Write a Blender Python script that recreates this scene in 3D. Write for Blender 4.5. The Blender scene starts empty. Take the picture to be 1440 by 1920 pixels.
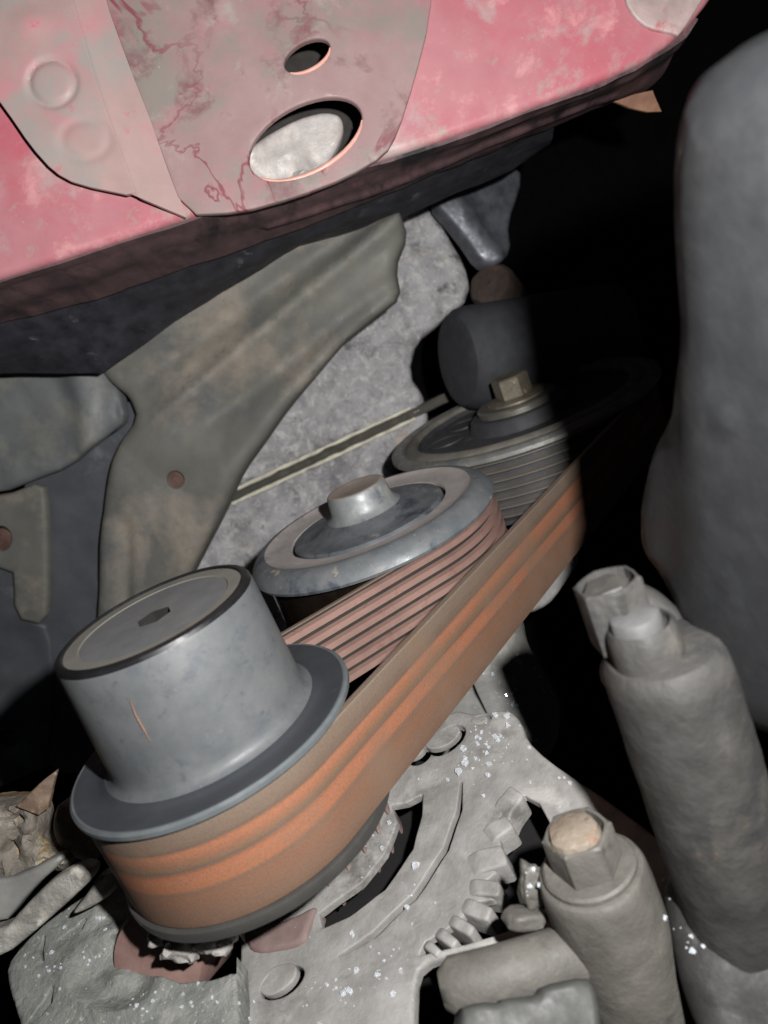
import bpy, bmesh, math, random
import numpy as np
from mathutils import Vector, noise as mnoise
from mathutils.geometry import delaunay_2d_cdt

random.seed(7); np.random.seed(7)
scn = bpy.context.scene
COL = scn.collection
MM = 0.001
F = 1500.0                      # focal length in photograph pixels (1440 x 1920)

# ------------------------------------------------------------------ camera
cd = bpy.data.cameras.new('camera'); cam = bpy.data.objects.new('camera', cd); COL.objects.link(cam)
cam.location = (0, 0, 0); cam.rotation_euler = (0, 0, 0)      # looks straight down into the engine bay
cd.sensor_fit = 'VERTICAL'; cd.sensor_height = 36.0; cd.sensor_width = 27.0
cd.lens = 36.0 * F / 1920.0
cd.clip_start = 0.005; cd.clip_end = 20
cd.dof.use_dof = True; cd.dof.focus_distance = 0.245; cd.dof.aperture_fstop = 18.0
scn.camera = cam
# ------------------------------------------------------------------ light: the phone's flash beside the lens
w_ = bpy.data.worlds.new('World'); scn.world = w_; w_.use_nodes = True
w_.node_tree.nodes['Background'].inputs[0].default_value = (0.8, 0.85, 1.0, 1)
w_.node_tree.nodes['Background'].inputs[1].default_value = 0.008
ld = bpy.data.lights.new('flash', 'POINT'); ld.energy = 6.4; ld.shadow_soft_size = 0.0035; ld.color = (1.0, 0.985, 0.97)
lo = bpy.data.objects.new('flash', ld); COL.objects.link(lo); lo.location = (0.030, 0.029, 0.0)
vs = scn.view_settings
vs.view_transform = 'Standard'; vs.look = 'None'; vs.exposure = 0.0; vs.gamma = 1.0; vs.use_curve_mapping = False

# ------------------------------------------------------------------ helpers: space
def V(*a): return np.array(a, float)
def nrm(v): v = np.asarray(v, float); return v / np.linalg.norm(v)
def un(px, py, d): return d / F * V(px - 720, 960 - py, -F)       # a photograph point at a depth in mm
A = nrm(V(-0.36045, 0.88854, 0.28384))        # common direction of all pulley shafts and bolts
U = nrm(V(0.92666, 0.37591, 0)); W = np.cross(U, A)
def frame(ax):
    ax = nrm(ax); u = V(ax[1], -ax[0], 0)
    u = nrm(u) if np.linalg.norm(u) > 1e-6 else V(1, 0, 0)
    return ax, u, np.cross(u, ax)

class Plane:
    def __init__(s, p, n):
        s.p = np.asarray(p, float); s.n = nrm(n)
        e = V(1, 0, 0) - s.n * s.n[0]; s.e1 = nrm(e); s.e2 = np.cross(s.n, s.e1)
    @staticmethod
    def thru(a, b, c):
        a, b, c = un(*a), un(*b), un(*c); n = nrm(np.cross(b - a, c - a))
        return Plane(a, n if n[2] > 0 else -n)
    def hit(s, px, py):
        r = V(px - 720, 960 - py, -F); return r * ((s.p @ s.n) / (r @ s.n))
    def uv(s, P): d = np.asarray(P) - s.p; return np.array([d @ s.e1, d @ s.e2])
    def px(s, px, py): return s.uv(s.hit(px, py))
    def at(s, q, h=0): return s.p + q[0] * s.e1 + q[1] * s.e2 + h * s.n
    def off(s, d): return Plane(s.p + s.n * d, s.n)

def lin(c):
    c = np.asarray(c, float) / 255.0
    return np.where(c <= .04045, c / 12.92, ((c + .055) / 1.055) ** 2.4)
def alb(rgb, d=300, k=1.0):       # surface colour for how it reads under the flash at that distance
    return tuple(np.clip(lin(rgb) * (d / 300.0) ** 2 * k, 0.002, 0.85)) + (1,)

# ------------------------------------------------------------------ helpers: objects
def tag(o, label, cat, group=None, kind=None):
    if label: o['label'] = label
    if cat: o['category'] = cat
    if group: o['group'] = group
    if kind: o['kind'] = kind
    return o
def thing(name, label, cat, P, group=None):
    o = bpy.data.objects.new(name, None); COL.objects.link(o); o.empty_display_size = .01
    o.location = Vector(np.asarray(P) * MM); return tag(o, label, cat, group)
def mesh(name, verts, faces, m, parent=None, smooth=True, sharp=35, uvs=None, origin=None):
    verts = np.asarray(verts, float)
    if parent is not None:
        base = V(0, 0, 0); q = parent
        while q is not None: base += np.array(q.location) / MM; q = q.parent
        loc = V(0, 0, 0)
    else:
        base = verts.mean(0) if origin is None else origin; loc = base
    me = bpy.data.meshes.new(name)
    me.from_pydata([tuple(v) for v in (verts - base) * MM], [], [tuple(f) for f in faces])
    if uvs is not None:
        l = me.uv_layers.new(name='UVMap')
        vi = np.zeros(len(me.loops), int); me.loops.foreach_get('vertex_index', vi)
        l.data.foreach_set('uv', np.asarray(uvs, float)[vi].ravel())
    bm = bmesh.new(); bm.from_mesh(me); bmesh.ops.recalc_face_normals(bm, faces=bm.faces); bm.to_mesh(me); bm.free()
    if smooth:
        me.polygons.foreach_set('use_smooth', [True] * len(me.polygons)); me.set_sharp_from_angle(angle=math.radians(sharp))
    me.materials.append(m)
    o = bpy.data.objects.new(name, me); COL.objects.link(o)
    if parent is not None: o.parent = parent
    else: o.location = Vector(loc * MM)
    return o

# ------------------------------------------------------------------ helpers: outlines
def chaikin(p, it=2, r=.22):
    p = np.asarray(p, float)
    for _ in range(it):
        q = np.roll(p, -1, 0); p = np.stack([p * (1 - r) + q * r, p * r + q * (1 - r)], 1).reshape(-1, 2)
    return p
def resample(p, g):
    q = np.roll(p, -1, 0); out = []
    for a, b in zip(p, q):
        n = max(1, int(round(np.linalg.norm(b - a) / g)))
        for i in range(n): out.append(a + (b - a) * i / n)
    out = np.array(out)
    keep = [0]
    for i in range(1, len(out)):
        if np.linalg.norm(out[i] - out[keep[-1]]) > .12 * g: keep.append(i)
    return out[keep]
def inside(pts, poly):
    x, y = pts[:, 0], pts[:, 1]; r = np.zeros(len(pts), bool)
    x0, y0 = poly[:, 0], poly[:, 1]; x1, y1 = np.roll(x0, -1), np.roll(y0, -1)
    for a, b, c, d in zip(x0, y0, x1, y1):
        if b == d: continue
        r ^= ((b > y) != (d > y)) & (x < (c - a) * (y - b) / (d - b) + a)
    return r
def dist(pts, polys):
    D = np.full(len(pts), 1e9)
    for p in polys:
        q = np.roll(p, -1, 0)
        for a, b in zip(p, q):
            e = b - a; L = e @ e
            t = np.clip(((pts - a) @ e) / max(L, 1e-12), 0, 1)
            D = np.minimum(D, np.hypot(*(pts - a - t[:, None] * e).T))
    return D
def ell(cx, cy, rx, ry, ang=0, n=28):
    t = np.linspace(0, 2 * np.pi, n, False); c, s = math.cos(math.radians(ang)), math.sin(math.radians(ang))
    return [(cx + rx * math.cos(i) * c - ry * math.sin(i) * s, cy + rx * math.cos(i) * s + ry * math.sin(i) * c) for i in t]
def stroke(pts, w):
    p = np.asarray(pts, float); n = len(p); L, R = [], []
    for i in range(n):
        t = nrm(p[min(i + 1, n - 1)] - p[max(i - 1, 0)]); nn = V(-t[1], t[0])
        k = w / 2 * (0.35 if i in (0, n - 1) else 1.0)
        L.append(p[i] + nn * k); R.append(p[i] - nn * k)
    return L + R[::-1]

def sheet(name, pl, outline, m, parent=None, holes=(), thick=3., rnd=1., g=4., h=None, smooth_it=2, hole_it=0, jitter=.25, hrnd=None, nz=0, nzs=12., origin=None, sharp=45):
    """A thick plate with real relief: outline and holes given as photograph points lying on plane pl."""
    def conv(p, it):
        q = np.array([pl.px(*k) for k in p]); return resample(chaikin(q, it) if it else q, g * .6)
    out = conv(outline, smooth_it); hs = [conv(x, hole_it) for x in holes]
    loops = [out] + hs
    lo_, hi_ = out.min(0), out.max(0)
    xs, ys = np.arange(lo_[0], hi_[0], g), np.arange(lo_[1], hi_[1], g * .87)
    G = np.array([(x + (.5 * g if j % 2 else 0), y) for j, y in enumerate(ys) for x in xs])
    G += np.random.uniform(-jitter, jitter, G.shape) * g
    extra = [G]
    hrnd = rnd * .6 if hrnd is None else hrnd
    rings = [(lp, rnd if k == 0 else hrnd, 1 if k == 0 else -1) for k, lp in enumerate(loops)]
    for lp, r, sg in rings:
        if r <= 0: continue
        area = .5 * np.sum(lp[:, 0] * np.roll(lp[:, 1], -1) - np.roll(lp[:, 0], -1) * lp[:, 1])
        t = np.roll(lp, -1, 0) - np.roll(lp, 1, 0); t /= np.maximum(np.linalg.norm(t, axis=1)[:, None], 1e-9)
        nn = np.stack([-t[:, 1], t[:, 0]], 1) * np.sign(area) * sg
        for k in (.12, .35, .68, 1.0):
            q = lp + nn * r * k; dd = dist(q, loops); extra.append(q[np.abs(dd - r * k) < .08 * r])
    nb = sum(len(l) for l in loops)
    pts = np.concatenate(extra[:1]); ok = inside(pts, out)
    for x in hs: ok &= ~inside(pts, x)
    pts = pts[ok]; dd = dist(pts, loops); pts = pts[dd > max(rnd * 1.05, g * .35)] if len(pts) else pts
    ring = np.concatenate(extra[1:]) if len(extra) > 1 else np.zeros((0, 2))
    if len(ring):
        ok = inside(ring, out)
        for x in hs: ok &= ~inside(ring, x)
        ring = ring[ok]
    allp = np.concatenate(loops + [ring, pts]); edges = []; k = 0
    for l in loops:
        n = len(l); edges += [(k + i, k + (i + 1) % n) for i in range(n)]; k += n
    r = delaunay_2d_cdt([Vector(p) for p in allp], edges, [], 0, 1e-5)
    P = np.array([tuple(v) for v in r[0]]); T = np.array([tuple(f) for f in r[2]])
    cen = P[T].mean(1); ok = inside(cen, out)
    for x in hs: ok &= ~inside(cen, x)
    T = T[ok]
    d0 = dist(P, [out]); hh = np.zeros(len(P))
    if rnd > 0:
        t = np.clip(d0 / rnd, 0, 1); hh -= rnd * (1 - np.sqrt(np.clip(1 - (1 - t) ** 2, 0, 1)))
    if hs and hrnd > 0:
        t = np.clip(dist(P, hs) / hrnd, 0, 1); hh -= hrnd * (1 - np.sqrt(np.clip(1 - (1 - t) ** 2, 0, 1)))
    P3 = np.array([pl.at(p) for p in P])
    if h is not None or nz:
        for i, p in enumerate(P3):
            if h is not None: hh[i] += h(720 + F * p[0] / -p[2], 960 - F * p[1] / -p[2])
            if nz: hh[i] += nz * mnoise.fractal(Vector(p / nzs), 1.0, 2.0, 3)
    top = P3 + hh[:, None] * pl.n
    bot = P3 + (np.minimum(hh, 0) * 0 + (hh if h is not None else 0) - thick - (rnd if rnd > 0 else 0))[:, None] * pl.n
    n = len(P); used = np.unique(T); mp = -np.ones(n, int); mp[used] = np.arange(len(used))
    T = mp[T]; n = len(used); vs_ = np.concatenate([top[used], bot[used]])
    faces = [tuple(t) for t in T] + [tuple(t[::-1] + n) for t in T]
    cnt = {}
    for t in T:
        for a, b in ((t[0], t[1]), (t[1], t[2]), (t[2], t[0])): cnt[(a, b)] = 1
    for (a, b) in list(cnt):
        if (b, a) not in cnt: faces.append((b, a, a + n, b + n))
    return mesh(name, vs_, faces, m, parent, sharp=sharp, origin=origin)

def lathe(name, C, prof, m, parent=None, ax=A, n=96, sharp=32, wob=0, rough_=0, origin=None, cap0=False, cap1=False):
    ax, u, w = frame(ax); prof = [(s, max(r, 1e-4)) for s, r in prof]; vs_ = []; fs = []
    k = len(prof)
    for i in range(n):
        t = 2 * math.pi * i / n
        for s, r in prof:
            rr = r
            if wob: rr += wob * mnoise.noise(Vector((math.cos(t) * 2.1, math.sin(t) * 2.1, s * .15)))
            p_ = C + s * ax + rr * (math.cos(t) * u + math.sin(t) * w)
            if rough_ and r > 1: p_ = p_ + rough_ * (math.cos(t) * u + math.sin(t) * w) * mnoise.fractal(Vector(p_ / 5.0), .9, 2.1, 4)
            vs_.append(p_)
    for i in range(n):
        j = (i + 1) % n
        for q in range(k - 1): fs.append((i * k + q, i * k + q + 1, j * k + q + 1, j * k + q))
    if cap0: fs.append([i * k for i in range(n)])
    if cap1: fs.append([i * k + k - 1 for i in range(n)][::-1])
    return mesh(name, vs_, fs, m, parent, sharp=sharp, origin=origin)

def hexprism(name, C, s0, s1, R, m, parent=None, ax=A, ch=.8, rot=0, n=6, hole=0):
    ax, u, w = frame(ax); vs_ = []; fs = []
    rows = [(s0, R), (s1 - ch * .6, R), (s1, R - ch)]
    if hole: rows += [(s1, hole), (s1 - 3, hole * .95), (s1 - 3, .01)]
    sub = 4; N = n * sub
    for s, r in rows:
        for i in range(N):
            t0 = 2 * math.pi * (i // sub) / n + rot; t1 = t0 + 2 * math.pi / n; f = (i % sub) / sub
            hx = (1 - f) * V(math.cos(t0), math.sin(t0)) + f * V(math.cos(t1), math.sin(t1))
            if r < R * .97: hx = .45 * hx + .55 * nrm(hx)
            if r < R * .75: hx = nrm(hx)
            vs_.append(C + s * ax + r * (hx[0] * u + hx[1] * w))
    for q in range(len(rows) - 1):
        for i in range(N):
            j = (i + 1) % N; fs.append((q * N + i, q * N + j, (q + 1) * N + j, (q + 1) * N + i))
    if not hole: fs.append([(len(rows) - 1) * N + i for i in range(N)])
    fs.append([i for i in range(N)][::-1])
    return mesh(name, vs_, fs, m, parent, sharp=25)

def tube(name, pts, rad, m, parent=None, n=20, nz=0, cap=True, origin=None, flat=1.0):
    pts = [np.asarray(p, float) for p in pts]; k = len(pts)
    rad = [rad] * k if np.isscalar(rad) else rad; vs_ = []; fs = []
    up = None
    for i in range(k):
        t = nrm(pts[min(i + 1, k - 1)] - pts[max(i - 1, 0)])
        if up is None: up = nrm(np.cross(t, V(.3, .2, 1)))
        up = nrm(up - t * (up @ t)); b = np.cross(t, up)
        for j in range(n):
            th = 2 * math.pi * j / n
            r = rad[i]
            p = pts[i] + r * (math.cos(th) * up + flat * math.sin(th) * b)
            if nz: p = p + nz * nrm(p - pts[i]) * mnoise.fractal(Vector(p / 6.0), 1, 2, 3)
            vs_.append(p)
    for i in range(k - 1):
        for j in range(n):
            q = (j + 1) % n; fs.append((i * n + j, i * n + q, (i + 1) * n + q, (i + 1) * n + j))
    if cap: fs += [list(range(n))[::-1], [(k - 1) * n + j for j in range(n)]]
    return mesh(name, vs_, fs, m, parent, sharp=50, origin=origin)

def blob(name, C, R, m, parent=None, nz=.3, sc=6., sub=4, axes=None):
    bm = bmesh.new(); bmesh.ops.create_icosphere(bm, subdivisions=sub, radius=1)
    R = V(*R) if not np.isscalar(R) else V(R, R, R); vs_ = []
    ex = axes if axes is not None else (V(1, 0, 0), V(0, 1, 0), V(0, 0, 1))
    for v in bm.verts:
        q = np.array(v.co); k = 1 + nz * mnoise.fractal(Vector(q * float(R.mean()) / sc + V(*C) * .1), 1, 2, 4)
        q = np.sign(q) * np.abs(q) ** .75 * R * k; vs_.append(C + q[0] * ex[0] + q[1] * ex[1] + q[2] * ex[2])
    bm.verts.index_update(); fs = [[v.index for v in f.verts] for f in bm.faces]; bm.free()
    return mesh(name, vs_, fs, m, parent, sharp=60)

def loft(name, rows, m, parent=None, thick=2., sub=10, nz=0, nzs=10., hf=None, origin=None, gm=2.5):
    """A bent sheet through rows of 3-D points, with thickness."""
    rows = [np.array(r, float) for r in rows]
    L = max(np.linalg.norm(np.diff(r, axis=0), axis=1).sum() for r in rows); nu = int(L / gm)
    def rs(r):
        s = np.r_[0, np.cumsum(np.linalg.norm(np.diff(r, axis=0), axis=1))]; t = np.linspace(0, s[-1], nu)
        return np.stack([np.interp(t, s, r[:, k]) for k in range(3)], 1)
    R = [rs(r) for r in rows]; G = []
    for a, b in zip(R[:-1], R[1:]):
        for k in range(sub): G.append(a + (b - a) * k / sub)
    G.append(R[-1]); G = np.array(G); nv = len(G)
    du = np.gradient(G, axis=1); dv = np.gradient(G, axis=0); N = np.cross(du, dv)
    N /= np.maximum(np.linalg.norm(N, axis=2)[..., None], 1e-9)
    if N[..., 2].mean() < 0: N = -N
    for i in range(nv):
        for j in range(nu):
            d = nz * mnoise.fractal(Vector(G[i, j] / nzs), 1, 2, 3) if nz else 0
            if hf: d += hf(i / (nv - 1), j / (nu - 1))
            G[i, j] += N[i, j] * d
    B = G - N * thick; vs_ = np.concatenate([G.reshape(-1, 3), B.reshape(-1, 3)]); n = nv * nu; fs = []
    for i in range(nv - 1):
        for j in range(nu - 1):
            a, b, c, d = i * nu + j, i * nu + j + 1, (i + 1) * nu + j + 1, (i + 1) * nu + j
            fs += [(a, b, c, d), (d + n, c + n, b + n, a + n)]
    bd = [(0, j, 0, j + 1) for j in range(nu - 1)] + [(nv - 1, j + 1, nv - 1, j) for j in range(nu - 1)] + [(i + 1, 0, i, 0) for i in range(nv - 1)] + [(i, nu - 1, i + 1, nu - 1) for i in range(nv - 1)]
    for a, b, c, d in bd: fs.append((c * nu + d, a * nu + b, a * nu + b + n, c * nu + d + n))
    return mesh(name, vs_, fs, m, parent, sharp=60, origin=origin)

def sstep(a, b, x):
    t = min(1, max(0, (x - a) / (b - a))); return t * t * (3 - 2 * t)
def side(p, a, b):      # signed distance in photo points from the line a-b (positive to its right going a->b)
    e = (b[0] - a[0], b[1] - a[1]); L = math.hypot(*e); return (e[0] * (p[1] - a[1]) - e[1] * (p[0] - a[0])) / -L

# ------------------------------------------------------------------ materials
def material(name, base, patch=None, dust=None, rough=.6, metal=0., scale=120., pscale=30., dscale=500., pthr=(.45, .6), dthr=(.6, .68),
             bump=.3, bscale=600., bdist=.0004, fleck=None, fscale=900., fthr=.12, spec=.4, crack=None, cscale=25., extra=None, base2=None, rvar=.15, stretch=None):
    m = bpy.data.materials.new(name); m.use_nodes = True; nt = m.node_tree; N = nt.nodes; L = nt.links
    b = N['Principled BSDF']; tc = N.new('ShaderNodeTexCoord'); co = tc.outputs['Object']
    if stretch:
        mp = N.new('ShaderNodeMapping'); mp.inputs['Scale'].default_value = stretch; L.new(co, mp.inputs[0]); co = mp.outputs[0]
    def nz(sc, det=6, ro=.6, dis=0.):
        n = N.new('ShaderNodeTexNoise'); n.inputs['Scale'].default_value = sc; n.inputs['Detail'].default_value = det
        n.inputs['Roughness'].default_value = ro; n.inputs['Distortion'].default_value = dis; L.new(co, n.inputs['Vector']); return n.outputs['Fac']
    def mr(src, a, c, o0=0., o1=1.):
        r = N.new('ShaderNodeMapRange'); r.inputs[1].default_value = a; r.inputs[2].default_value = c; r.inputs[3].default_value = o0; r.inputs[4].default_value = o1
        L.new(src, r.inputs[0]); return r.outputs[0]
    def mix(fac, c1, c2):
        x = N.new('ShaderNodeMix'); x.data_type = 'RGBA'
        L.new(fac, x.inputs['Factor']) if not isinstance(fac, float) else setattr(x.inputs['Factor'], 'default_value', fac)
        for k, c in ((6, c1), (7, c2)):
            if isinstance(c, tuple): x.inputs[k].default_value = c
            else: L.new(c, x.inputs[k])
        return x.outputs[2]
    b2 = base2 or tuple(x * .62 for x in base[:3]) + (1,)
    c = mix(mr(nz(scale), .3, .72), b2, base)
    if patch:
        ps = patch if isinstance(patch, list) else [patch]
        for pc, psc, pt in ps: c = mix(mr(nz(psc, 7, .66, .25), *pt), c, pc)
    if crack:
        v = nz(cscale, 5, .55, 1.2); d = N.new('ShaderNodeMath'); d.operation = 'SUBTRACT'; L.new(v, d.inputs[0]); d.inputs[1].default_value = .5
        e = N.new('ShaderNodeMath'); e.operation = 'ABSOLUTE'; L.new(d.outputs[0], e.inputs[0])
        msk = mr(e.outputs[0], .003, .011, 1., 0.); g = N.new('ShaderNodeMath'); g.operation = 'MULTIPLY'; L.new(msk, g.inputs[0]); L.new(mr(nz(cscale * .6, 2), .42, .5), g.inputs[1])
        c = mix(g.outputs[0], c, crack)
    if dust: c = mix(mr(nz(dscale, 4, .7), *dthr), c, dust)
    if fleck:
        v = N.new('ShaderNodeTexVoronoi'); v.inputs['Scale'].default_value = fscale; L.new(co, v.inputs['Vector'])
        c = mix(mr(v.outputs['Distance'], fthr, fthr * 1.6, 1., 0.), c, fleck)
    if extra: c = extra(N, L, c, mix, mr, nz)
    L.new(c, b.inputs['Base Color'])
    b.inputs['Metallic'].default_value = metal; b.inputs['Specular IOR Level'].default_value = spec
    L.new(mr(nz(scale * 1.7), .3, .7, max(.05, rough - rvar), min(1, rough + rvar)), b.inputs['Roughness'])
    if bump:
        bp = N.new('ShaderNodeBump'); bp.inputs['Strength'].default_value = bump; bp.inputs['Distance'].default_value = bdist
        L.new(nz(bscale, 5, .65), bp.inputs['Height']); L.new(bp.outputs[0], b.inputs['Normal'])
    return m

# ------------------------------------------------------------------ the setting behind everything
M_block = material('unlit_black', alb((16, 15, 18), 560, .25), rough=.9, bump=.3, spec=.05)  # near black colour stands for the unlit void
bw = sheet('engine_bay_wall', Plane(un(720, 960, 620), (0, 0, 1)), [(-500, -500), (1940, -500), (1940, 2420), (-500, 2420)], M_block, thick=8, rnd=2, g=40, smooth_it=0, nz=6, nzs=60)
tag(bw, 'engine bay wall coloured near black as the unlit depth behind the pulleys', None, kind='structure')

# ------------------------------------------------------------------ red crossmember
grey_d = alb((172, 158, 154), 285); pink = alb((196, 142, 146), 285); red = alb((190, 92, 104), 285); crim = alb((176, 72, 86), 285); mauve = alb((160, 136, 134), 285)
M_red = material('faded_red_paint', alb((182, 126, 131), 285), base2=alb((172, 112, 119), 285), patch=[(alb((184, 86, 101), 285), 13., (.44, .66)), (grey_d, 32., (.54, .68)), (alb((158, 148, 138), 285), 90., (.6, .72)), (alb((206, 150, 152), 285), 60., (.56, .7))], dust=alb((196, 180, 172), 285), dthr=(.66, .8), rough=.5, bump=.12, bscale=900, spec=.3, scale=60)
M_redc = material('dusty_red_paint', alb((156, 132, 130), 285), base2=alb((146, 118, 118), 285), patch=[(alb((176, 104, 114), 285), 17., (.5, .68)), (alb((134, 126, 120), 285), 22., (.48, .6)), (alb((124, 92, 94), 285), 34., (.54, .64)), (alb((160, 146, 142), 285), 70., (.58, .72))], crack=alb((128, 74, 80), 285), cscale=13., dust=alb((170, 156, 150), 285), dthr=(.66, .8), rough=.55, bump=.12, bscale=900, spec=.3, scale=70)
M_under = material('shaded_red_underside', alb((104, 78, 80), 300), base2=alb((66, 52, 54), 300), patch=[(alb((140, 92, 98), 300), 40., (.6, .75)), (alb((30, 26, 28), 300), 28., (.52, .62))], rough=.6, bump=.4, bscale=300, stretch=(1, 1, .4))  # red paint darkened to carry the shade of the underside
M_inner = material('pale_inner_metal', alb((186, 180, 176), 310), patch=(alb((150, 142, 138), 310), 60., (.5, .65)), rough=.45, bump=.5, bscale=200, bdist=.001)
PR = Plane(un(700, 280, 282), (0.04, -0.12, 0.99))
xm = thing('crossmember', 'faded red painted steel crossmember with two oval holes across the top', 'crossmember', PR.hit(500, 250))
big = ell(573, 262, 116, 62, -29, 40); small = ell(576, 107, 47, 25, -29, 28)
sheet('panel', PR, [(-300, -90), (1385, -90), (1340, -10), (1278, 66), (1190, 126), (1000, 200), (880, 243), (735, 292), (560, 345), (350, 408), (180, 464), (0, 522), (-300, 620)], M_red, xm,
      holes=[ell(573, 258, 128, 76, -29, 40), ell(576, 105, 60, 38, -29, 28)], thick=1.2, rnd=3.0, g=4, smooth_it=1, nz=.5, nzs=30, hrnd=.2)
def hplate(x, y): return 1.2 + .6 * mnoise.noise(Vector((x / 120, y / 120, 0))) + .5 * math.exp(-(((x - 705) / 16) ** 2 + ((y - 72) / 12) ** 2))
sheet('center_plate', PR.off(1.6), [(186, -90), (196, 0), (240, 118), (290, 250), (346, 405), (450, 400), (560, 370), (650, 334), (722, 292), (746, 250), (778, 150), (806, 40), (815, -90)],
      M_redc, xm, holes=[big, small], thick=1.3, rnd=.7, g=3.2, h=hplate, smooth_it=1, hrnd=.8)
def hpad(x, y):
    r = math.hypot((x - 97) / 47, (y - 155) / 46)
    v = -.9 * math.exp(-((r - .93) / .13) ** 2) + .35 * math.exp(-(r / .7) ** 4)
    v += 1.0 * math.exp(-(((x - 55) / 34) ** 2 + ((y - 42) / 26) ** 2)) - .9 * math.exp(-((math.hypot((x - 160) / 52, (y - 262) / 42) - .85) / .2) ** 2) * .5
    return v + .5 * mnoise.noise(Vector((x / 100, y / 100, 4)))
M_pad = material('dusty_pink_pad', alb((178, 150, 146), 280), base2=alb((166, 140, 136), 280), patch=[(alb((188, 134, 138), 280), 30., (.5, .64)), (alb((160, 149, 145), 280), 34., (.5, .62)), (alb((190, 110, 118), 280), 60., (.64, .72))], rough=.5, bump=.12, bscale=900, spec=.3, scale=70)
sheet('pad', PR.off(7.2), [(-300, -90), (-300, 60), (-40, 140), (10, 205), (58, 275), (100, 322), (142, 345), (262, 370), (240, 320), (190, 180), (136, 0), (124, -90)], M_pad, xm, thick=1.3, rnd=.35, g=.95, h=hpad, smooth_it=1, jitter=.08)
M_bend = material('chalky_bend', alb((158, 151, 144), 280), base2=alb((146, 139, 132), 280), patch=[(alb((170, 140, 138), 280), 40., (.5, .66))], rough=.55, bump=.1, spec=.3)
la = [(116, -90), (128, 0), (180, 174), (228, 316), (246, 364)]; lb_ = [(188, -90), (200, 0), (244, 118), (294, 250), (350, 408)]
def lm(k): return [(la[i][0] + (lb_[i][0] - la[i][0]) * k, la[i][1] + (lb_[i][1] - la[i][1]) * k) for i in range(5)]
loft('bend', [[PR.off(o).hit(*p) for p in lm(k)] for k, o in ((0, 6.6), (.14, 7.1), (.5, 5.4), (.85, 3.2), (1, 2.2))], M_pad, xm, thick=1.3, sub=4)
# the hem of the large hole's lower lip, bare worn metal
M_lip = material('worn_pink_edge', alb((236, 176, 160), 285), rough=.4, bump=.2)
def hem(name, e, i0, i1, r, pl):
    pts = [pl.hit(*e[k % len(e)]) for k in range(i0, i1)]
    n = len(pts); tube(name, pts, [r * math.sin(math.pi * (k + .5) / n) ** .5 for k in range(n)], M_lip, xm, n=10)
hem('hole_hem', big, 2, 19, 1.0, PR.off(2.2)); hem('hole_hem', small, 1, 13, .8, PR.off(2.4))
sheet('inner_panel', PR.off(-11), [(420, 375), (425, 320), (480, 262), (548, 224), (605, 207), (640, 214), (646, 246), (625, 290), (600, 320), (540, 352), (470, 372)], M_inner, xm, thick=2, rnd=2, g=3, nz=.4, nzs=8,
      h=lambda x, y: 5.0 * mnoise.fractal(Vector((x / 34, y / 34, 3)), 1, 2, 3) * sstep(270, 320, y))
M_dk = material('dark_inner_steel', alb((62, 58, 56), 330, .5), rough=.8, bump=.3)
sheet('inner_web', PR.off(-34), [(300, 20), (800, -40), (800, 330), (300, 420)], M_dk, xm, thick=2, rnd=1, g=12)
edge = [(-300, 616), (0, 519), (180, 461), (350, 405), (560, 342), (735, 289), (880, 240), (1000, 197), (1190, 123), (1278, 64), (1300, 30)]
low = [(-300, 700), (0, 600), (180, 548), (350, 492), (560, 420), (735, 352), (880, 290), (1000, 242), (1130, 190), (1205, 165), (1225, 150)]
def depthd(p): return -PR.hit(*p)[2] + 2.5
def hfl(v, u):
    k = .4 * math.sin(v * 9 + 5 * math.sin(u * 5) + 9 * u) * (v > .12)
    return k + (-1.6 * math.exp(-((v - .62) / .05) ** 2) if .5 < u < .93 else 0)
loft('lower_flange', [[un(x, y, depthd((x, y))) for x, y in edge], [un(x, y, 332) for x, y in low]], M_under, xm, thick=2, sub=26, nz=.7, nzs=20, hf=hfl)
# top right corner sheet, its overlap edge
sheet('corner_sheet', PR.off(1.5), [(1165, -90), (1172, 0), (1190, 32), (1215, 52), (1262, 62), (1276, 66), (1330, -20), (1380, -90)], material('corner_paint', alb((190, 168, 165), 285), patch=(crim, 40., (.56, .66)), rough=.5, bump=.1), xm, thick=1.0, rnd=.8, g=4, smooth_it=1)

# ------------------------------------------------------------------ black rubber strip under the crossmember
M_rub = material('black_rubber', alb((50, 50, 56), 350, .9), base2=alb((28, 28, 33), 350, .9), patch=(alb((84, 84, 92), 350), 90., (.62, .74)), rough=.6, bump=.3, bscale=300)
r0 = [(-300, 690), (0, 596), (180, 544), (350, 488), (560, 416), (735, 348), (880, 287), (1000, 240), (1040, 225)]
r1 = [(-300, 756), (0, 668), (180, 615), (350, 548), (560, 455), (735, 388), (880, 330), (985, 275), (1035, 262)]
r2 = [(-300, 780), (0, 700), (190, 700), (330, 602), (560, 462), (735, 415), (790, 392), (900, 346), (960, 318), (1030, 272)]
st = loft('seal_strip', [[un(x, y, 333) for x, y in r0], [un(x, y, 352) for x, y in r1], [un(x, y, 372) for x, y in r2]], M_rub, None, thick=3, sub=8, nz=.7, nzs=22)
tag(st, 'dark rubber seal strip running under the red crossmember', 'seal strip')

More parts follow.
